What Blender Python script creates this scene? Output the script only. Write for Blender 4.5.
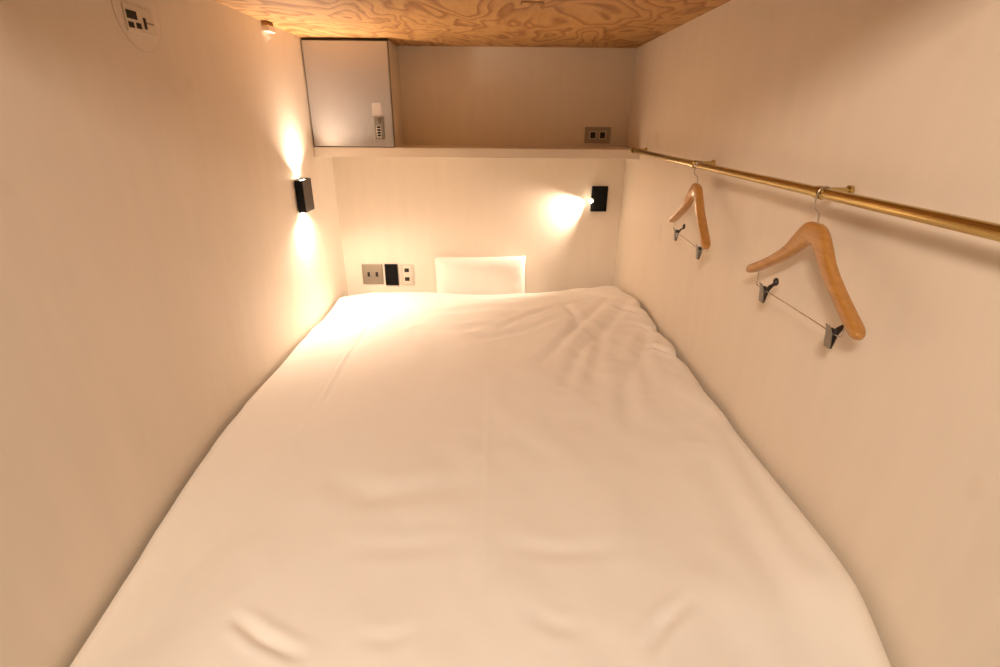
import bpy, bmesh, math, random
import numpy as np
from mathutils import Vector, Matrix, noise

for o in list(bpy.data.objects):
    bpy.data.objects.remove(o)
S = bpy.context.scene
COL = S.collection
E = 1.10            # height of the eye above the floor; the heights below are given from the eye
W = 0.70            # half the width of the sleeping box

# ------------------------------------------------------------------ camera
cam_data = bpy.data.cameras.new('camera')
cam = bpy.data.objects.new('camera', cam_data)
COL.objects.link(cam)
Rt = Vector((0.99994116, -0.00766816, 0.00767337))
Up = Vector((-0.00407769, 0.38978492, 0.92089689))
Fw = Vector((0.01005255, 0.92087399, -0.38973072))
M = Matrix((Rt, Up, -Fw)).transposed().to_4x4()
M.translation = Vector((0.0787, -2.5483, E))
cam.matrix_world = M
cam_data.sensor_width = 36.0
cam_data.lens = 505.7 / 1000 * 36
cam_data.clip_start = 0.02
S.camera = cam

# ------------------------------------------------------------------ world, exposure
wd = bpy.data.worlds.new('world')
S.world = wd
wd.use_nodes = True
bg = wd.node_tree.nodes['Background']
bg.inputs[0].default_value = (1.0, 0.79, 0.6, 1)
bg.inputs[1].default_value = 0.20
S.view_settings.view_transform = 'Standard'
S.view_settings.look = 'None'
S.view_settings.gamma = 1
S.view_settings.use_curve_mapping = False
S.view_settings.exposure = 0.24

WARM = (1.0, 0.79, 0.61)

def light(name, kind, loc, direction, power, color=WARM, **kw):
    d = bpy.data.lights.new(name, kind)
    d.energy = power
    d.color = color
    for k, v in kw.items():
        setattr(d, k, v)
    o = bpy.data.objects.new(name, d)
    COL.objects.link(o)
    o.location = loc
    o.rotation_euler = Vector(direction).to_track_quat('-Z', 'Y').to_euler()
    return o

# the corridor's ceiling light, behind and above the camera
light('corridor_lamp_light', 'AREA', (-0.30, -3.20, E + 0.62), (0.18, 1, -0.70), 23,
      (1.0, 0.82, 0.65), shape='RECTANGLE', size=0.26, size_y=0.2)
# the two beams of the wall lamp, and the reading lamp's beam
light('wall_lamp_up_beam', 'AREA', (-0.6815, -0.473, E - 0.2195), (0.20, 0, 1), 3.7, spread=math.radians(122), shape='RECTANGLE', size=0.02, size_y=0.06)
light('wall_lamp_down_beam', 'AREA', (-0.6815, -0.473, E - 0.3475), (0.30, -0.05, -1), 4.9, spread=math.radians(150), shape='RECTANGLE', size=0.02, size_y=0.06)
light('reading_lamp_beam', 'SPOT', (0.531, -0.024, E - 0.362), (-1, -0.05, -0.50), 20.0,
      spot_size=math.radians(100), spot_blend=1.0, shadow_soft_size=0.008)

# ------------------------------------------------------------------ helpers
def mat(name, color, rough=0.6, metal=0.0, emit=None, strength=0.0, coat=0.0):
    m = bpy.data.materials.new(name)
    m.use_nodes = True
    b = m.node_tree.nodes['Principled BSDF']
    b.inputs['Base Color'].default_value = (*color, 1)
    b.inputs['Roughness'].default_value = rough
    b.inputs['Metallic'].default_value = metal
    if coat: b.inputs['Coat Weight'].default_value = coat
    if emit:
        b.inputs['Emission Color'].default_value = (*emit, 1)
        b.inputs['Emission Strength'].default_value = strength
    return m

def nodes(m):
    return m.node_tree.nodes, m.node_tree.links, m.node_tree.nodes['Principled BSDF']

def ramp(nt, stops):
    r = nt.nodes.new('ShaderNodeValToRGB')
    e = r.color_ramp.elements
    e[0].position, e[0].color = stops[0][0], (*stops[0][1], 1)
    e[1].position, e[1].color = stops[-1][0], (*stops[-1][1], 1)
    for p, c in stops[1:-1]:
        x = e.new(p); x.color = (*c, 1)
    return r

def obj(name, bm, m, parent=None, smooth=False):
    me = bpy.data.meshes.new(name)
    bmesh.ops.recalc_face_normals(bm, faces=bm.faces)
    bm.to_mesh(me); bm.free()
    for mm in (m if isinstance(m, (list, tuple)) else [m]):
        me.materials.append(mm)
    if smooth:
        for p in me.polygons: p.use_smooth = True
    o = bpy.data.objects.new(name, me)
    COL.objects.link(o)
    if parent: o.parent = parent
    return o

def thing(name, label, cat, loc, group=None):
    o = bpy.data.objects.new(name, None)
    o.empty_display_size = 0.02
    COL.objects.link(o)
    o.location = loc
    o['label'] = label; o['category'] = cat
    if group: o['group'] = group
    return o

def box(bm, lo, hi, bevel=0.0, seg=2, mi=0):
    g = bmesh.ops.create_cube(bm, size=1)
    vs = g['verts']
    for v in vs:
        v.co = Vector([(lo[i] + hi[i]) / 2 + v.co[i] * (hi[i] - lo[i]) for i in range(3)])
    fs = list({f for v in vs for f in v.link_faces})
    if bevel:
        es = list({e for v in vs for e in v.link_edges})
        r = bmesh.ops.bevel(bm, geom=es, offset=bevel, segments=seg, affect='EDGES', profile=0.5)
        fs = list({f for f in r['faces']} | {f for f in fs if f.is_valid})
    for f in fs:
        if f.is_valid: f.material_index = mi
    return fs

def boxo(name, lo, hi, m, parent=None, bevel=0.0, seg=2):
    bm = bmesh.new(); box(bm, lo, hi, bevel, seg)
    return obj(name, bm, m, parent)

def tube(bm, pts, r, n=10, closed=False):
    """round tube along pts; r is one radius or one per point"""
    pts = [Vector(p) for p in pts]
    rs = r if isinstance(r, (list, tuple)) else [r] * len(pts)
    rings = []
    up = None
    for i, p in enumerate(pts):
        if closed:
            t = pts[(i + 1) % len(pts)] - pts[i - 1]
        else:
            t = pts[min(i + 1, len(pts) - 1)] - pts[max(i - 1, 0)]
        t.normalize()
        if up is None:
            up = Vector((0, 0, 1)) if abs(t.z) < 0.9 else Vector((1, 0, 0))
        a = t.cross(up).normalized(); b = a.cross(t).normalized(); up = b
        rings.append([bm.verts.new(p + (a * math.cos(2 * math.pi * k / n) + b * math.sin(2 * math.pi * k / n)) * rs[i]) for k in range(n)])
    m = len(rings)
    for i in range(m if closed else m - 1):
        A, B = rings[i], rings[(i + 1) % m]
        for k in range(n):
            bm.faces.new((A[k], A[(k + 1) % n], B[(k + 1) % n], B[k]))
    if not closed:
        bm.faces.new(rings[0]); bm.faces.new(rings[-1])

def sm(pts, n=6):
    """Catmull-Rom through pts"""
    P = [Vector(p) for p in pts]; out = []
    for i in range(len(P) - 1):
        a = P[i - 1] if i else P[0] * 2 - P[1]
        d = P[i + 2] if i + 2 < len(P) else P[-1] * 2 - P[-2]
        b, c = P[i], P[i + 1]
        for k in range(n):
            t = k / n
            out.append(0.5 * ((2 * b) + (c - a) * t + (2 * a - 5 * b + 4 * c - d) * t * t + (3 * b - a - 3 * c + d) * t ** 3))
    out.append(P[-1])
    return out

def cyl(bm, c, axis, r, h, n=32, r2=None):
    c = Vector(c); ax = Vector(axis).normalized()
    tube(bm, [c, c + ax * h], [r, r if r2 is None else r2], n)

# ------------------------------------------------------------------ materials
def wall_material(name, base, spot):
    m = mat(name, base, 0.55)
    N, L, B = nodes(m)
    tc = N.new('ShaderNodeTexCoord')
    mp = N.new('ShaderNodeMapping'); mp.inputs['Scale'].default_value = (7, 7, 1.2)
    n1 = N.new('ShaderNodeTexNoise'); n1.inputs['Scale'].default_value = 3.0; n1.inputs['Detail'].default_value = 6
    L.new(tc.outputs['Object'], mp.inputs[0]); L.new(mp.outputs[0], n1.inputs['Vector'])
    r = ramp(m.node_tree, [(0.3, tuple(c * 0.965 for c in base)), (0.7, base)])
    L.new(n1.outputs['Fac'], r.inputs[0])
    # small rubbed and worn blotches of the paint
    n2 = N.new('ShaderNodeTexNoise'); n2.inputs['Scale'].default_value = 5.5; n2.inputs['Detail'].default_value = 2
    L.new(tc.outputs['Object'], n2.inputs['Vector'])
    r2 = ramp(m.node_tree, [(0.70, (0, 0, 0)), (0.80, (1, 1, 1))])
    L.new(n2.outputs['Fac'], r2.inputs[0])
    mx = N.new('ShaderNodeMixRGB'); mx.inputs['Color2'].default_value = (*spot, 1)
    ml = N.new('ShaderNodeMath'); ml.operation = 'MULTIPLY'; ml.inputs[1].default_value = 0.45
    L.new(r2.outputs[0], ml.inputs[0]); L.new(ml.outputs[0], mx.inputs['Fac'])
    L.new(r.outputs[0], mx.inputs['Color1'])
    L.new(mx.outputs[0], B.inputs['Base Color'])
    bp = N.new('ShaderNodeBump'); bp.inputs['Strength'].default_value = 0.05; bp.inputs['Distance'].default_value = 0.003
    L.new(n1.outputs['Fac'], bp.inputs['Height']); L.new(bp.outputs[0], B.inputs['Normal'])
    return m

M_wall = wall_material('painted_plywood', (0.85, 0.75, 0.63), (0.66, 0.52, 0.38))
M_shelf = mat('painted_board', (0.84, 0.76, 0.66), 0.5)
M_floor = mat('corridor_floor_paint', (0.35, 0.30, 0.25), 0.5)

def plywood():
    m = mat('larch_plywood', (0.7, 0.45, 0.2), 0.6)
    N, L, B = nodes(m)
    tc = N.new('ShaderNodeTexCoord')
    mp = N.new('ShaderNodeMapping'); mp.inputs['Scale'].default_value = (1.9, 0.9, 1.9)
    mp.inputs['Rotation'].default_value = (0, 0, math.radians(18))
    L.new(tc.outputs['Object'], mp.inputs[0])
    n = N.new('ShaderNodeTexNoise'); n.inputs['Scale'].default_value = 1.6; n.inputs['Detail'].default_value = 3.0
    n.inputs['Roughness'].default_value = 0.45; n.inputs['Distortion'].default_value = 0.6
    L.new(mp.outputs[0], n.inputs['Vector'])
    mu = N.new('ShaderNodeMath'); mu.operation = 'MULTIPLY'; mu.inputs[1].default_value = 17
    L.new(n.outputs['Fac'], mu.inputs[0])
    fr = N.new('ShaderNodeMath'); fr.operation = 'FRACT'; L.new(mu.outputs[0], fr.inputs[0])
    r = ramp(m.node_tree, [(0.0, (0.55, 0.315, 0.115)), (0.5, (0.51, 0.28, 0.098)), (0.86, (0.30, 0.125, 0.03)), (1.0, (0.51, 0.28, 0.098))])
    L.new(fr.outputs[0], r.inputs[0])
    mp2 = N.new('ShaderNodeMapping'); mp2.inputs['Scale'].default_value = (60, 9, 9)
    L.new(tc.outputs['Object'], mp2.inputs[0])
    n2 = N.new('ShaderNodeTexNoise'); n2.inputs['Scale'].default_value = 1.5; n2.inputs['Detail'].default_value = 3
    L.new(mp2.outputs[0], n2.inputs['Vector'])
    n3 = N.new('ShaderNodeTexNoise'); n3.inputs['Scale'].default_value = 2.2; n3.inputs['Detail'].default_value = 2
    L.new(tc.outputs['Object'], n3.inputs['Vector'])
    rr = ramp(m.node_tree, [(0.3, (0.86, 0.83, 0.78)), (0.7, (1.08, 1.08, 1.08))])
    L.new(n2.outputs['Fac'], rr.inputs[0])
    mx = N.new('ShaderNodeMixRGB'); mx.blend_type = 'MULTIPLY'; mx.inputs['Fac'].default_value = 0.7
    L.new(r.outputs[0], mx.inputs['Color1']); L.new(rr.outputs[0], mx.inputs['Color2'])
    rk = ramp(m.node_tree, [(0.3, (0.78, 0.72, 0.62)), (0.65, (1.05, 1.05, 1.05))])
    L.new(n3.outputs['Fac'], rk.inputs[0])
    m2 = N.new('ShaderNodeMixRGB'); m2.blend_type = 'MULTIPLY'; m2.inputs['Fac'].default_value = 0.8
    L.new(mx.outputs[0], m2.inputs['Color1']); L.new(rk.outputs[0], m2.inputs['Color2'])
    L.new(m2.outputs[0], B.inputs['Base Color'])
    return m
M_ply = plywood()

def fabric(name, c):
    m = mat(name, c, 0.85)
    N, L, B = nodes(m)
    B.inputs['Sheen Weight'].default_value = 0.15
    tc = N.new('ShaderNodeTexCoord')
    n = N.new('ShaderNodeTexNoise'); n.inputs['Scale'].default_value = 14; n.inputs['Detail'].default_value = 6
    L.new(tc.outputs['Object'], n.inputs['Vector'])
    bp = N.new('ShaderNodeBump'); bp.inputs['Strength'].default_value = 0.12; bp.inputs['Distance'].default_value = 0.01
    L.new(n.outputs['Fac'], bp.inputs['Height']); L.new(bp.outputs[0], B.inputs['Normal'])
    return m
M_duvet = fabric('white_cotton', (0.93, 0.87, 0.80))
M_pillow = fabric('pillow_cotton', (0.88, 0.82, 0.75))
M_black = mat('black_plastic', (0.004, 0.004, 0.004), 0.6)
M_black.node_tree.nodes['Principled BSDF'].inputs['Specular IOR Level'].default_value = 0.15
M_dark = mat('dark_brown_metal', (0.035, 0.026, 0.018), 0.4)
M_brass = mat('brushed_brass', (0.56, 0.42, 0.17), 0.24, 1.0)
M_chrome = mat('chrome_wire', (0.62, 0.58, 0.52), 0.25, 1.0)
M_clip = mat('clip_steel', (0.30, 0.28, 0.25), 0.35, 1.0)
M_rubber = mat('black_clip_rubber', (0.02, 0.018, 0.016), 0.4)
M_hole = mat('socket_hole', (0.006, 0.005, 0.004), 0.6)
M_plate = mat('brushed_plate', (0.34, 0.29, 0.225), 0.42, 0.35)
M_lock = mat('lock_casting', (0.22, 0.19, 0.16), 0.4, 0.5)
M_plate2 = mat('plate_grey_beige', (0.62, 0.55, 0.46), 0.45)
M_ivory = mat('ivory_plastic', (0.74, 0.66, 0.54), 0.45)
M_silver = mat('silver_laminate', (0.52, 0.50, 0.49), 0.36, 0.85)
M_label = mat('label_paper', (0.40, 0.33, 0.29), 0.6)
M_bulb = mat('lamp_lens', (1, 0.95, 0.85), 0.3, 0, (1, 0.85, 0.62), 30)
M_seam = mat('dark_seam', (0.04, 0.028, 0.018), 0.6)
M_mattress = fabric('mattress_ticking', (0.80, 0.77, 0.72))

def hanger_wood():
    m = mat('varnished_hanger_wood', (0.6, 0.33, 0.11), 0.28, coat=0.4)
    N, L, B = nodes(m)
    tc = N.new('ShaderNodeTexCoord')
    mp = N.new('ShaderNodeMapping'); mp.inputs['Scale'].default_value = (60, 6, 60)
    L.new(tc.outputs['Object'], mp.inputs[0])
    n = N.new('ShaderNodeTexNoise'); n.inputs['Scale'].default_value = 2; n.inputs['Detail'].default_value = 4
    L.new(mp.outputs[0], n.inputs['Vector'])
    r = ramp(m.node_tree, [(0.3, (0.40, 0.175, 0.038)), (0.7, (0.53, 0.25, 0.062))])
    L.new(n.outputs['Fac'], r.inputs[0]); L.new(r.outputs[0], B.inputs['Base Color'])
    return m
M_hang = hanger_wood()

# ------------------------------------------------------------------ the setting
CEIL = E + 0.2955
FRONT = -2.20
def struct(name, lo, hi, m, bevel=0):
    o = boxo(name, lo, hi, m, None, bevel)
    o['kind'] = 'structure'
    return o
struct('floor', (-1.6, -3.9, -0.06), (1.6, 0.06, 0.0), M_floor)
struct('ceiling', (-W, FRONT, CEIL), (W, 0.0, CEIL + 0.03), M_ply)
struct('wall_back', (-W, 0.0, 0.0), (W, 0.04, CEIL + 0.03), M_wall)
struct('wall_left', (-W - 0.04, FRONT, 0.0), (-W, 0.04, CEIL + 0.03), M_wall)
struct('wall_right', (W, FRONT, 0.0), (W + 0.04, 0.04, CEIL + 0.03), M_wall)
struct('wall_corridor', (-1.6, -3.94, 0.0), (1.6, -3.9, 2.1), M_wall)

# ------------------------------------------------------------------ duvet
CRE = [
 ([(-0.409,-0.266),(-0.425,-0.498),(-0.437,-0.974),(-0.427,-1.228),(-0.432,-1.422)], 0.0065, 0.0045),
 ([(-0.191,-0.751),(-0.053,-0.788),(0.087,-0.758)], 0.026, -0.007),
 ([(-0.191,-0.591),(0.1,-0.54),(0.35,-0.584)], 0.030, -0.006),
 ([(0.06,-0.815),(0.22,-0.664),(0.54,-0.46)], 0.018, -0.007),
 ([(0.025,-0.888),(0.21,-0.814),(0.334,-0.715)], 0.020, -0.007),
 ([(0.653,-0.352),(0.354,-0.858),(0.223,-1.116)], 0.018, -0.006),
 ([(0.667,-0.484),(0.456,-0.901),(0.349,-1.281)], 0.020, -0.006),
 ([(0.69,-0.711),(0.553,-1.058),(0.524,-1.281)], 0.020, -0.006),
 ([(0.532,-0.713),(0.366,-1.022),(0.268,-1.282)], 0.020, -0.006),
 ([(0.619,-0.899),(0.455,-1.253),(0.423,-1.477)], 0.022, -0.006),
 ([(0.361,-0.488),(0.393,-0.714),(0.356,-0.902)], 0.016, -0.005),
 ([(0.061,-0.861),(0.062,-1.456),(0.062,-1.841),(0.061,-2.042)], 0.007, 0.0006),
 ([(-0.211,-1.832),(-0.096,-1.846),(0.015,-1.841)], 0.018, -0.002),
 ([(0.109,-1.848),(0.199,-1.869),(0.311,-1.86)], 0.016, -0.002),
 ([(-0.343,-1.967),(-0.283,-2.008),(-0.206,-2.046)], 0.009, -0.008),
 ([(-0.125,-2.018),(-0.08,-2.025),(-0.037,-2.007)], 0.012, -0.002),
 ([(0.137,-1.991),(0.175,-2.013),(0.213,-2.016)], 0.012, -0.002),
 ([(0.392,-1.969),(0.335,-2.016),(0.304,-2.055)], 0.009, -0.006),
 ([(0.60,-0.80),(0.66,-0.87),(0.70,-0.88)], 0.014, -0.012),
 ([(0.58,-1.00),(0.65,-1.06),(0.70,-1.07)], 0.014, -0.009),
 ([(0.56,-0.60),(0.63,-0.68),(0.69,-0.70)], 0.016, -0.008),
 ([(0.565,-1.576),(0.551,-1.841),(0.551,-2.0)], 0.03, -0.006),
 ([(0.663,-1.454),(0.629,-1.738),(0.618,-1.907)], 0.022, -0.006),
 ([(-0.54,-0.33),(-0.60,-0.62),(-0.62,-0.95)], 0.03, -0.004),
 ([(-0.10,-0.33),(0.10,-0.40),(0.36,-0.36)], 0.018, -0.006),
 ([(0.30,-0.30),(0.42,-0.36),(0.56,-0.33)], 0.018, -0.007),
 ([(-0.30,-1.62),(-0.18,-1.70),(0.02,-1.68)], 0.03, -0.004),
]

def sstep(a, b, x):
    t = np.clip((x - a) / (b - a), 0, 1)
    return t * t * (3 - 2 * t)

def vnoise(X, Y, seed):
    """smooth value noise"""
    rng = np.random.RandomState(seed)
    G = rng.rand(64, 64) * 2 - 1
    xi = np.floor(X).astype(int); yi = np.floor(Y).astype(int)
    fx = X - xi; fy = Y - yi
    fx = fx * fx * fx * (fx * (6 * fx - 15) + 10); fy = fy * fy * fy * (fy * (6 * fy - 15) + 10)
    a = G[xi % 64, yi % 64]; b = G[(xi + 1) % 64, yi % 64]
    c = G[xi % 64, (yi + 1) % 64]; d = G[(xi + 1) % 64, (yi + 1) % 64]
    return (a * (1 - fx) + b * fx) * (1 - fy) + (c * (1 - fx) + d * fx) * fy

Y0, Y1 = -0.20, -2.20
XL, XR = -0.690, 0.692
def edge_right(Y):
    e = XR + 0 * Y
    for yc, a, w in ((-0.30, -0.004, 0.12), (-0.60, -0.012, 0.035), (-0.86, -0.034, 0.042), (-0.46, 0.006, 0.08), (-0.74, 0.004, 0.05), (-1.07, -0.020, 0.035), (-0.96, 0.006, 0.04), (-1.30, -0.006, 0.05)):
        e = e + a * np.exp(-((Y - yc) / w) ** 2)
    return e

def duvet_top(X, Y):
    z = -0.742 + 0.036 * (X / 0.7)                       # higher by the right wall
    z = z - 0.022 * sstep(-0.35, -0.7, X) - 0.016 * sstep(-0.6, -0.2, Y) * (1 - sstep(0.2, 0.6, X))
    z = z + 0.012 * np.exp(-((Y + 0.45) / 0.25) ** 2) * sstep(0.0, 0.6, X)
    z = z + 0.018 * (1 - (X / 0.7) ** 2)
    z = z - 0.11 * sstep(-1.35, -2.10, Y) * sstep(-0.30, -0.70, X) - 0.08 * sstep(-1.92, -2.15, Y) * sstep(0.3, 0.7, X)
    z = z - 0.048 * np.exp(-((Y + 0.2) / 0.22) ** 2) * np.exp(-((X - 0.05) / 0.28) ** 2)
    z = z - 0.034 * sstep(-0.60, -0.15, Y) * sstep(0.15, 0.4, X) + 0.026 * sstep(-0.50, -0.15, Y) * sstep(-0.30, -0.6, X) + 0.010 * sstep(-0.5, -0.9, Y) * sstep(0.4, 0.7, X) + 0.014 * np.exp(-((Y + 0.55) / 0.16) ** 2) * sstep(0.45, 0.68, X)
    z = z + 0.007 * vnoise(X * 3.1 + 5, Y * 2.6 + 9, 3) + 0.0035 * vnoise(X * 7 + 3, Y * 5 + 30, 5)
    fan = sstep(-0.1, 0.5, X) * (1 - sstep(-1.0, -1.6, Y))
    q = X * 0.86 + Y * 0.5                                # runs across the gathers that fan from the right corner
    z = z + (0.0015 + 0.0035 * fan) * vnoise(q * 17 + 40, (Y - X) * 2.5 + 40, 8)
    z = z + 0.0016 * vnoise(X * 16 + 50, Y * 16 + 50, 11)
    z = z + 0.0012 * (0.5 + fan) * vnoise(X * 9 + Y * 3 + 60, Y * 30 + 70, 21) * sstep(-1.3, -0.8, Y)
    for pts, w, h in CRE:
        best = np.full(X.shape, 9.0); par = np.zeros(X.shape)
        n = len(pts) - 1
        for i in range(n):
            ax, ay = pts[i]; bx, by = pts[i + 1]
            dx, dy = bx - ax, by - ay
            t = np.clip(((X - ax) * dx + (Y - ay) * dy) / (dx * dx + dy * dy), 0, 1)
            d = np.hypot(X - ax - t * dx, Y - ay - t * dy)
            k = d < best
            best = np.where(k, d, best); par = np.where(k, (i + t) / n, par)
        fade = np.sin(np.pi * np.clip(par, 0.02, 0.98)) ** 0.6
        z = z + h * fade * (np.exp(-(best / w) ** 2) - 0.55 * np.exp(-((best - 1.9 * w) / (1.1 * w)) ** 2))
    return z

def make_duvet():
    NX, NY = 250, 380
    skirt = 0.12
    u = np.linspace(-1, 1, NX); v = np.linspace(0, 1, NY)
    U, V = np.meshgrid(u, v, indexing='ij')
    Yc = Y0 + 0.10 + (Y1 - skirt - Y0 - 0.10) * V
    xr = edge_right(Yc)
    Xc = np.where(U < 0, U * -(XL - skirt), U * (xr + skirt))
    Xc = np.where(U < 0, -np.abs(U) * (abs(XL) + skirt), U * (xr + skirt))
    # signed distance to the rounded outline of the duvet
    xr = edge_right(Yc)
    cx = (XL + xr) / 2; hx = (xr - XL) / 2
    cy = (Y0 + Y1) / 2; hy = (Y0 - Y1) / 2
    rc = np.where(Yc < cy, np.where(Xc < 0, 0.24, 0.13), np.where(Xc < 0, 0.03, 0.07))
    qx = np.abs(Xc - cx) - (hx - rc); qy = np.abs(Yc - cy) - (hy - rc)
    dist = np.hypot(np.maximum(qx, 0), np.maximum(qy, 0)) + np.minimum(np.maximum(qx, qy), 0) - rc
    gx = np.where((qx > 0) & (qy > 0), qx, np.where(qx > qy, 1, 0)); gy = np.where((qx > 0) & (qy > 0), qy, np.where(qx > qy, 0, 1))
    gl = np.hypot(gx, gy) + 1e-9
    gx = gx / gl * np.sign(Xc - cx); gy = gy / gl * np.sign(Yc - cy)
    out = np.maximum(dist, 0)
    X = Xc - gx * out; Y = Yc - gy * out
    R = 0.040 + 0.02 * sstep(-1.9, -2.2, Y)
    ins = np.clip(-dist, 0, R)
    drop = R * (1 - np.sqrt(np.clip(1 - (1 - ins / R) ** 2, 0, 1)))
    Z = duvet_top(X, Y) - drop - out * 1.6
    # the skirt leans in a little under the roll
    X = X - gx * out * 0.12; Y = Y - gy * out * 0.12
    bm = bmesh.new()
    vs = [[bm.verts.new((X[i, j], Y[i, j], Z[i, j] + E)) for j in range(NY)] for i in range(NX)]
    for i in range(NX - 1):
        for j in range(NY - 1):
            bm.faces.new((vs[i][j], vs[i + 1][j], vs[i + 1][j + 1], vs[i][j + 1]))
    o = obj('duvet', bm, M_duvet, None, True)
    md = o.modifiers.new('thickness', 'SOLIDIFY'); md.thickness = 0.010; md.offset = -1
    o['label'] = 'wrinkled white duvet spread over the whole bed between the two side walls'
    o['category'] = 'duvet'
    return o
make_duvet()

# mattress on the floor of the box, hidden under the duvet but for its head end
t = boxo('mattress', (-0.60, -2.03, 0.0), (0.60, -0.004, E - 0.864), M_mattress, None, 0.03, 4)
t['label'] = 'pale mattress under the white duvet, its head end against the back wall'
t['category'] = 'mattress'

# ------------------------------------------------------------------ pillow
def pillow():
    w, h, d = 0.228, 0.115, 0.055
    bm = bmesh.new()
    n = 40
    grid = {}
    for side in (1, -1):
        for i in range(n + 1):
            for j in range(n + 1):
                a = -1 + 2 * i / n; b = -1 + 2 * j / n
                edge = i in (0, n) or j in (0, n)
                if edge and side == -1:
                    grid[(side, i, j)] = grid[(1, i, j)]; continue
                f = ((1 - abs(a) ** 5) * (1 - abs(b) ** 4)) ** 0.48
                pin = 1 - 0.035 * (1 - a * a) * (abs(b) ** 3)
                pin2 = 1 - 0.02 * (1 - b * b) * (abs(a) ** 3)
                wr = 0.0025 * noise.noise(Vector((a * 5, b * 4, side * 3)))
                grid[(side, i, j)] = bm.verts.new((a * w * pin2, side * -(d * f + wr * (0 if edge else 1)), b * h * pin))
    for side in (1, -1):
        for i in range(n):
            for j in range(n):
                q = [grid[(side, i, j)], grid[(side, i + 1, j)], grid[(side, i + 1, j + 1)], grid[(side, i, j + 1)]]
                try: bm.faces.new(q)
                except ValueError: pass
    o = obj('pillow', bm, M_pillow, None, True)
    o.location = (0.005, -0.085, E - 0.745)
    o.rotation_euler = (math.radians(-7), math.radians(-1), 0)
    o['label'] = 'white pillow standing upright against the back wall behind the duvet'
    o['category'] = 'pillow'
    # piping round the seam
    bm = bmesh.new()
    return o
pillow()

# ------------------------------------------------------------------ shelf and locker
o = boxo('wall_shelf', (-W, -0.243, E - 0.1545), (W, 0.0, E - 0.1145), M_shelf, None, 0.002)
o['label'] = 'long white shelf board across the back wall under the locker'
o['category'] = 'shelf'

L0 = thing('locker', 'silver locker with combination lock at the left end of the white shelf', 'locker', (-0.527, -0.12, E - 0.1145))
lp = Vector(L0.location)
def lc(p): return (p[0] - lp.x, p[1] - lp.y, p[2] - lp.z)
def lbox(name, lo, hi, m, parent=L0, bevel=0.0):
    return boxo(name, lc(lo), lc(hi), m, parent, bevel)
lz0, lz1 = E - 0.1145, E + 0.2945
bm = bmesh.new()
box(bm, lc((-0.6995, -0.222, lz0)), lc((-0.3535, -0.001, lz1 - 0.004)))
lk = obj('body', bm, M_shelf, L0)
bm = bmesh.new()
box(bm, lc((-0.6995, -0.2265, lz0 + 0.0005)), lc((-0.3545, -0.2219, lz1 - 0.0005)))
obj('door_gap', bm, M_seam, L0)
bm = bmesh.new()
box(bm, lc((-0.694, -0.243, lz0 + 0.004)), lc((-0.3555, -0.2264, lz1 - 0.011)), 0.0015, 2)
door = obj('door', bm, M_silver, L0)
lbox('sticker', (-0.437, -0.2436, E + 0.012), (-0.397, -0.2429, E + 0.060), M_label, door)
bm = bmesh.new(); box(bm, lc((-0.432, -0.2475, E - 0.083)), lc((-0.392, -0.2429, E + 0.006)), 0.0015, 2)
lock = obj('combination_lock', bm, M_lock, L0)
bm = bmesh.new()
box(bm, lc((-0.4235, -0.2485, E - 0.074)), lc((-0.4035, -0.2470, E - 0.028)), 0.0006, 1)
obj('dial_window', bm, M_plate2, L0)
for k in range(4):
    bm = bmesh.new()
    z = E - 0.034 - k * 0.0108
    cyl(bm, lc((-0.4205, -0.2465, z)), (1, 0, 0), 0.0046, 0.014, 14)
    obj('number_dial', bm, M_black, L0)
bm = bmesh.new()
cyl(bm, lc((-0.4125, -0.2470, E - 0.011)), (0, -1, 0), 0.0085, 0.007, 24)
box(bm, lc((-0.4145, -0.2565, E - 0.018)), lc((-0.4105, -0.2535, E - 0.004)), 0.0008, 1)
obj('turn_knob', bm, M_clip, L0, False)

# ------------------------------------------------------------------ wall lamp (left wall)
wl = thing('wall_lamp', 'small black wall lamp on the left wall shining up and down', 'lamp', (-W, -0.473, E - 0.284))
def rel(o, p): return (p[0] - o.location.x, p[1] - o.location.y, p[2] - o.location.z)
bm = bmesh.new()
A, B_ = (-0.6995, -0.518, E - 0.340), (-0.694, -0.428, E - 0.226)
box(bm, rel(wl, A), rel(wl, B_), 0.001, 1)
obj('back_plate', bm, M_black, wl)
bm = bmesh.new()
x0, x1, ya, yb, z0, z1 = -0.694, -0.666, -0.523, -0.423, E - 0.345, E - 0.222
# shell open at top and bottom: four walls
th = 0.003
box(bm, rel(wl, (x0, ya, z0)), rel(wl, (x1, ya + th, z1)), 0.0006, 1)
box(bm, rel(wl, (x0, yb - th, z0)), rel(wl, (x1, yb, z1)), 0.0006, 1)
box(bm, rel(wl, (x0, ya + th, z0)), rel(wl, (x0 + 0.001, yb - th, z1)))
box(bm, rel(wl, (x0 + 0.001, ya + th, z0 + 0.006)), rel(wl, (x1 - th, yb - th, z1 - 0.006)))
obj('housing', bm, M_black, wl)
bm = bmesh.new()
box(bm, rel(wl, (x1 - th, ya + th, z0)), rel(wl, (x1, yb - th, z1)), 0.0006, 1)
obj('front_panel', bm, M_dark, wl)
for z, s in ((z1 - 0.0055, 1), (z0 + 0.0055, -1)):
    bm = bmesh.new()
    box(bm, rel(wl, (x0 + 0.004, ya + 0.02, z - 0.0015)), rel(wl, (x1 - 0.005, yb - 0.02, z + 0.0015)), 0.0006, 1)
    obj('lens', bm, M_bulb, wl)

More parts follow.
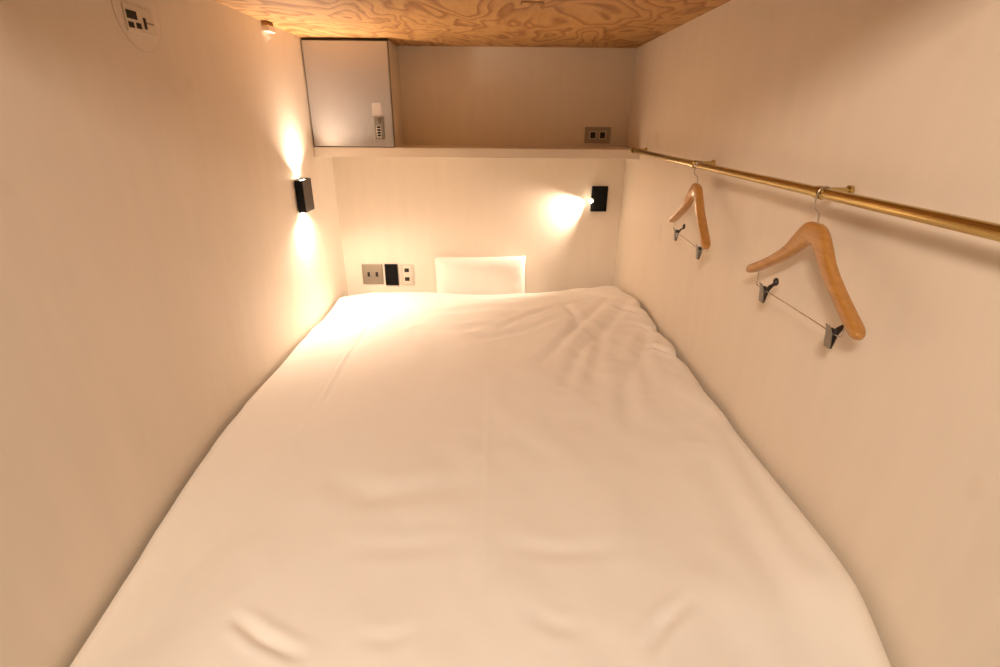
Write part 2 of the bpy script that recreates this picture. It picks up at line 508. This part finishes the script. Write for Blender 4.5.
# ------------------------------------------------------------------ reading lamp (back wall)
rl = thing('reading_lamp', 'flat black reading lamp on the back wall, right of the pillow, its lens lit', 'lamp', (0.588, 0, E - 0.355))
bm = bmesh.new()
box(bm, rel(rl, (0.549, -0.018, E - 0.415)), rel(rl, (0.626, -0.0005, E - 0.295)), 0.0015, 2)
obj('base_plate', bm, M_black, rl)
bm = bmesh.new()
box(bm, rel(rl, (0.556, -0.024, E - 0.408)), rel(rl, (0.620, -0.0178, E - 0.302)), 0.002, 2)
obj('swing_panel', bm, M_black, rl)
bm = bmesh.new()
cyl(bm, rel(rl, (0.556, -0.024, E - 0.361)), (-0.9, -0.45, -0.1), 0.0085, 0.016, 20, 0.0075)
hd = obj('lamp_head', bm, M_black, rl)
bm = bmesh.new()
bmesh.ops.create_uvsphere(bm, u_segments=16, v_segments=10, radius=0.0092)
for v in bm.verts: v.co = v.co + Vector(rel(rl, (0.5445, -0.031, E - 0.3625)))
obj('lens', bm, M_bulb, rl, True)

# ------------------------------------------------------------------ sockets and switches
# power socket, left of the black switch
def plate(name, label, cat, x0, x1, z0, z1, m, th=0.007):
    t = thing(name, label, cat, ((x0 + x1) / 2, 0, E + (z0 + z1) / 2))
    bm = bmesh.new()
    box(bm, rel(t, (x0, -th, E + z0)), rel(t, (x1, -0.0004, E + z1)), 0.0015, 2)
    obj('cover_plate', bm, m, t)
    return t
t = plate('power_socket', 'grey metal socket plate with two upright slots, left of the black switch', 'socket', -0.611, -0.505, -0.798, -0.692, M_plate)
for sx in (-0.577, -0.535):
    bm = bmesh.new()
    box(bm, rel(t, (sx - 0.0065, -0.0078, E - 0.757)), rel(t, (sx + 0.0065, -0.0068, E - 0.733)), 0.0004, 1)
    obj('slot', bm, M_hole, t)
t = plate('light_switch', 'black rectangular switch between the grey socket plate and the charging ports', 'switch', -0.492, -0.426, -0.803, -0.691, M_black, 0.011)
bm = bmesh.new()
box(bm, rel(t, (-0.486, -0.0135, E - 0.797)), rel(t, (-0.432, -0.0108, E - 0.697)), 0.001, 2)
obj('rocker', bm, M_black, t)
t = plate('charging_socket', 'pale upright plate with two dark charging ports, right of the black switch', 'socket', -0.412, -0.346, -0.803, -0.692, M_plate2)
bm = bmesh.new(); box(bm, rel(t, (-0.398, -0.0082, E - 0.795)), rel(t, (-0.360, -0.0068, E - 0.700)), 0.0006, 1)
obj('insert', bm, M_ivory, t)
for z in (-0.722, -0.769):
    bm = bmesh.new(); box(bm, rel(t, (-0.391, -0.0088, E + z - 0.010)), rel(t, (-0.367, -0.008, E + z + 0.010)))
    obj('port', bm, M_hole, t)
t = plate('charging_socket', 'grey plate with two dark square ports on the back wall above the shelf', 'socket', 0.496, 0.617, -0.100, -0.029, M_plate)
for sx in (0.534, 0.579):
    bm = bmesh.new(); box(bm, rel(t, (sx - 0.017, -0.0082, E - 0.0825)), rel(t, (sx + 0.017, -0.0068, E - 0.0465)), 0.0005, 1)
    fr = obj('port_frame', bm, M_plate2, t)
    bm = bmesh.new(); box(bm, rel(t, (sx - 0.012, -0.0088, E - 0.078)), rel(t, (sx + 0.012, -0.008, E - 0.051)))
    obj('port', bm, M_hole, fr)

# round plate high on the left wall
t = thing('round_wall_plate', 'round beige plate with dark openings high on the left wall, top left', 'socket', (-W, -1.262, E + 0.209))
bm = bmesh.new()
cyl(bm, (0.0004, 0, 0), (1, 0, 0), 0.078, 0.0009, 72, 0.0772)
obj('round_cover', bm, M_wall, t)
bm = bmesh.new()
tube(bm, [(0.0010, math.cos(a * math.pi / 36) * 0.0776, math.sin(a * math.pi / 36) * 0.0776) for a in range(72)], 0.0005, 6, closed=True)
obj('rim', bm, M_plate2, t)
bm = bmesh.new()
box(bm, (0.001, -0.050, -0.042), (0.0050, 0.046, 0.010), 0.0012, 2)
ins = obj('insert', bm, M_ivory, t)
def op(name, y0, y1, z0, z1, m, x=0.0048, d=0.0010):
    bm = bmesh.new(); box(bm, (x, y0, z0), (x + d, y1, z1), 0.0003, 1); obj(name, bm, m, t)
op('opening', -0.046, -0.012, -0.018, -0.002, M_hole)
op('opening', -0.046, -0.028, -0.035, -0.024, M_hole)
op('opening', -0.020, -0.003, -0.034, -0.023, M_hole)
op('lever', 0.008, 0.014, -0.032, -0.010, M_dark, 0.0048, 0.003)
op('lever', 0.014, 0.040, -0.021, -0.0175, M_plate, 0.0048, 0.003)

# small block in the corner between left wall and ceiling
t = thing('corner_block', 'small white block at the top of the left wall under the ceiling edge', 'bracket', (-W, -0.572, CEIL))
bm = bmesh.new(); box(bm, (0.0005, -0.024, -0.012), (0.020, 0.024, -0.0005), 0.001, 1)
obj('wooden_spacer', bm, M_ply, t)
bm = bmesh.new(); box(bm, (0.0005, -0.026, -0.030), (0.024, 0.026, -0.0118), 0.002, 2)
obj('block', bm, M_shelf, t)

# small patch let into the plywood ceiling
t = thing('wood_patch', 'small rectangular patch in the plywood ceiling near the top edge of the photo', 'patch', (0.178, -0.915, CEIL))
bm = bmesh.new(); box(bm, (-0.032, -0.020, -0.0012), (0.032, 0.020, -0.0003), 0, 1)
obj('border', bm, mat('patch_edge', (0.16, 0.07, 0.02), 0.6), t)
bm = bmesh.new(); box(bm, (-0.028, -0.016, -0.0022), (0.028, 0.016, -0.0011), 0, 1)
obj('patch', bm, M_ply, t)

# ------------------------------------------------------------------ brass rail
RX, RZ, RR = 0.645, E - 0.113, 0.0092
t = thing('brass_rail', 'long round brass clothes rail along the right wall', 'rail', (RX, -1.2, RZ))
bm = bmesh.new()
tube(bm, [(0, y, 0) for y in (0.865, 0.862, 0.2, -0.5, -0.99, -0.993)], [RR * 0.8, RR, RR, RR, RR, RR * 0.8], 40)
obj('rod', bm, M_brass, t, True)
for y in (-0.350, -1.045, -1.645):
    bm = bmesh.new()
    yy = y + 1.2
    cyl(bm, (0.004, yy, 0.004), (1, 0, 0), 0.0050, 0.047, 20)
    cyl(bm, (0.0475, yy, 0.004), (1, 0, 0), 0.0085, 0.006, 24)
    cyl(bm, (0.0, yy - 0.007, 0.0), (0, 1, 0), RR + 0.0022, 0.014, 32)
    obj('wall_bracket', bm, M_brass, t)

# ------------------------------------------------------------------ hangers
def lerp_tab(tab, s):
    for i in range(len(tab) - 1):
        if s <= tab[i + 1][0]:
            a, b = tab[i], tab[i + 1]
            k = (s - a[0]) / (b[0] - a[0])
            k2 = k
            return [a[j] + (b[j] - a[j]) * k2 for j in range(1, len(a))]
    return list(tab[-1][1:])

def smooth_tab(tab, n=8):
    P = sm([Vector(r[:3]) for r in tab], n)
    Q = sm([Vector((r[0], r[3], 0)) for r in tab], n)
    return [(p.x, p.y, p.z, q.y) for p, q in zip(P, Q)]

def make_hanger(label, loc, rz):
    t = thing('clothes_hanger', label, 'hanger', loc, None)
    t.rotation_euler = (0, 0, rz)
    # along y: distance from the middle, centre height, half height, half thickness
    tab = smooth_tab([(0.0, -0.018, 0.0205, 0.0085), (0.018, -0.021, 0.0200, 0.0090), (0.040, -0.041, 0.0168, 0.0100), (0.066, -0.066, 0.0122, 0.0112),
           (0.105, -0.092, 0.0098, 0.0118), (0.150, -0.117, 0.0095, 0.0118), (0.176, -0.130, 0.0092, 0.0115), (0.188, -0.136, 0.0065, 0.008), (0.192, -0.138, 0.002, 0.002)])
    full = [(-s, z, h, w) for s, z, h, w in reversed(tab[1:])] + tab
    bm = bmesh.new(); rings = []
    n = 20
    for i, (s, z, h, w) in enumerate(full):
        a = full[max(i - 1, 0)]; b = full[min(i + 1, len(full) - 1)]
        tx = Vector((0, b[0] - a[0], b[1] - a[1])).normalized()
        nz = Vector((0, -tx.z, tx.y))
        k = abs(s) / 0.195
        bow = (-0.012 if s < 0 else -0.005) * k * k
        ring = []
        for q in range(n):
            c, d = math.cos(2 * math.pi * q / n), math.sin(2 * math.pi * q / n)
            ex = 0.62
            u = math.copysign(abs(c) ** ex, c) * w; v = math.copysign(abs(d) ** ex, d) * h
            ring.append(bm.verts.new(Vector((bow + u, s, z)) + nz * v))
        rings.append(ring)
    for A_, B2 in zip(rings, rings[1:]):
        for q in range(n): bm.faces.new((A_[q], A_[(q + 1) % n], B2[(q + 1) % n], B2[q]))
    bm.faces.new(rings[0]); bm.faces.new(rings[-1])
    obj('wooden_body', bm, M_hang, t, True)
    # hook: up from the neck, out to the room side, over the rail and down behind it
    zr = RZ - (loc[2]); Rk = RR + 0.0024
    pts = [(0, 0, -0.006), (0, 0, 0.010), (-0.003, 0, 0.020), (-0.012, 0, 0.030)]
    for a in range(190, -31, -20):
        pts.append((math.cos(math.radians(a)) * Rk, 0, zr + math.sin(math.radians(a)) * Rk))
    bm = bmesh.new(); tube(bm, sm(pts, 4), 0.0014, 8)
    obj('hook', bm, M_chrome, t, True)
    # wire bar: down from one arm, along, and up to the other
    bm = bmesh.new()
    pts = []
    yb, zb = 0.146, -0.157
    pts = [(-0.006, yb, -0.118), (-0.006, yb, -0.140), (-0.006, yb - 0.002, zb + 0.006), (-0.006, yb - 0.010, zb), (-0.006, 0.06, zb), (-0.006, -0.06, zb),
           (-0.006, -yb + 0.010, zb), (-0.006, -yb + 0.002, zb + 0.006), (-0.006, -yb, -0.140), (-0.006, -yb, -0.118)]
    tube(bm, sm(pts, 4), 0.0013, 8)
    obj('wire_bar', bm, M_chrome, t, True)
    # two sliding clips
    for yc in (0.110, -0.120):
        bm = bmesh.new()
        # front jaw: narrow tab at the top, broad gripping end
        prof = [(0.0045, -0.143), (0.0060, -0.150), (0.0075, -0.158), (0.0080, -0.178), (0.0070, -0.184)]
        fx = [-0.0165, -0.0125, -0.0105, -0.0080, -0.0075]
        V0 = []
        for (hw, z), x in zip(prof, fx):
            V0.append([bm.verts.new((x + dx, yc + sy * hw, z)) for dx, sy in ((-0.0012, -1), (-0.0012, 1), (0.0012, 1), (0.0012, -1))])
        for a, b in zip(V0, V0[1:]):
            for q in range(4): bm.faces.new((a[q], a[(q + 1) % 4], b[(q + 1) % 4], b[q]))
        bm.faces.new(V0[0]); bm.faces.new(V0[-1])
        clip = obj('clip', bm, M_clip, t)
        bm = bmesh.new()
        fx2 = [0.0150, 0.006, 0.0, -0.0045, -0.0050]
        V0 = []
        for (hw, z), x in zip(prof, fx2):
            V0.append([bm.verts.new((x + dx, yc + sy * hw, z)) for dx, sy in ((-0.0012, -1), (-0.0012, 1), (0.0012, 1), (0.0012, -1))])
        for a, b in zip(V0, V0[1:]):
            for q in range(4): bm.faces.new((a[q], a[(q + 1) % 4], b[(q + 1) % 4], b[q]))
        bm.faces.new(V0[0]); bm.faces.new(V0[-1])
        tube(bm, [(0.0150, yc + math.cos(a * math.pi / 6) * 0.0060, -0.1400 + math.sin(a * math.pi / 6) * 0.0060) for a in range(12)], 0.0026, 8, closed=True)
        tube(bm, [(-0.004, yc - 0.006, -0.1545), (-0.004, yc + 0.006, -0.1545)], 0.0042, 12)
        obj('back_jaw', bm, M_rubber, clip)
        bm = bmesh.new()
        tube(bm, [(-0.004 + math.cos(a * math.pi / 5) * 0.0040, yc - 0.005 + 0.01 * a / 40, -0.157 + math.sin(a * math.pi / 5) * 0.0040) for a in range(41)], 0.0008, 5)
        obj('spring', bm, M_clip, clip)
    return t
make_hanger('wooden clothes hanger hanging nearest on the brass rail, with two metal clips', (RX, -1.657, E - 0.165), 0.0)
make_hanger('wooden clothes hanger farther along the brass rail, near the white shelf', (RX, -1.08, E - 0.163), math.radians(-3.5))
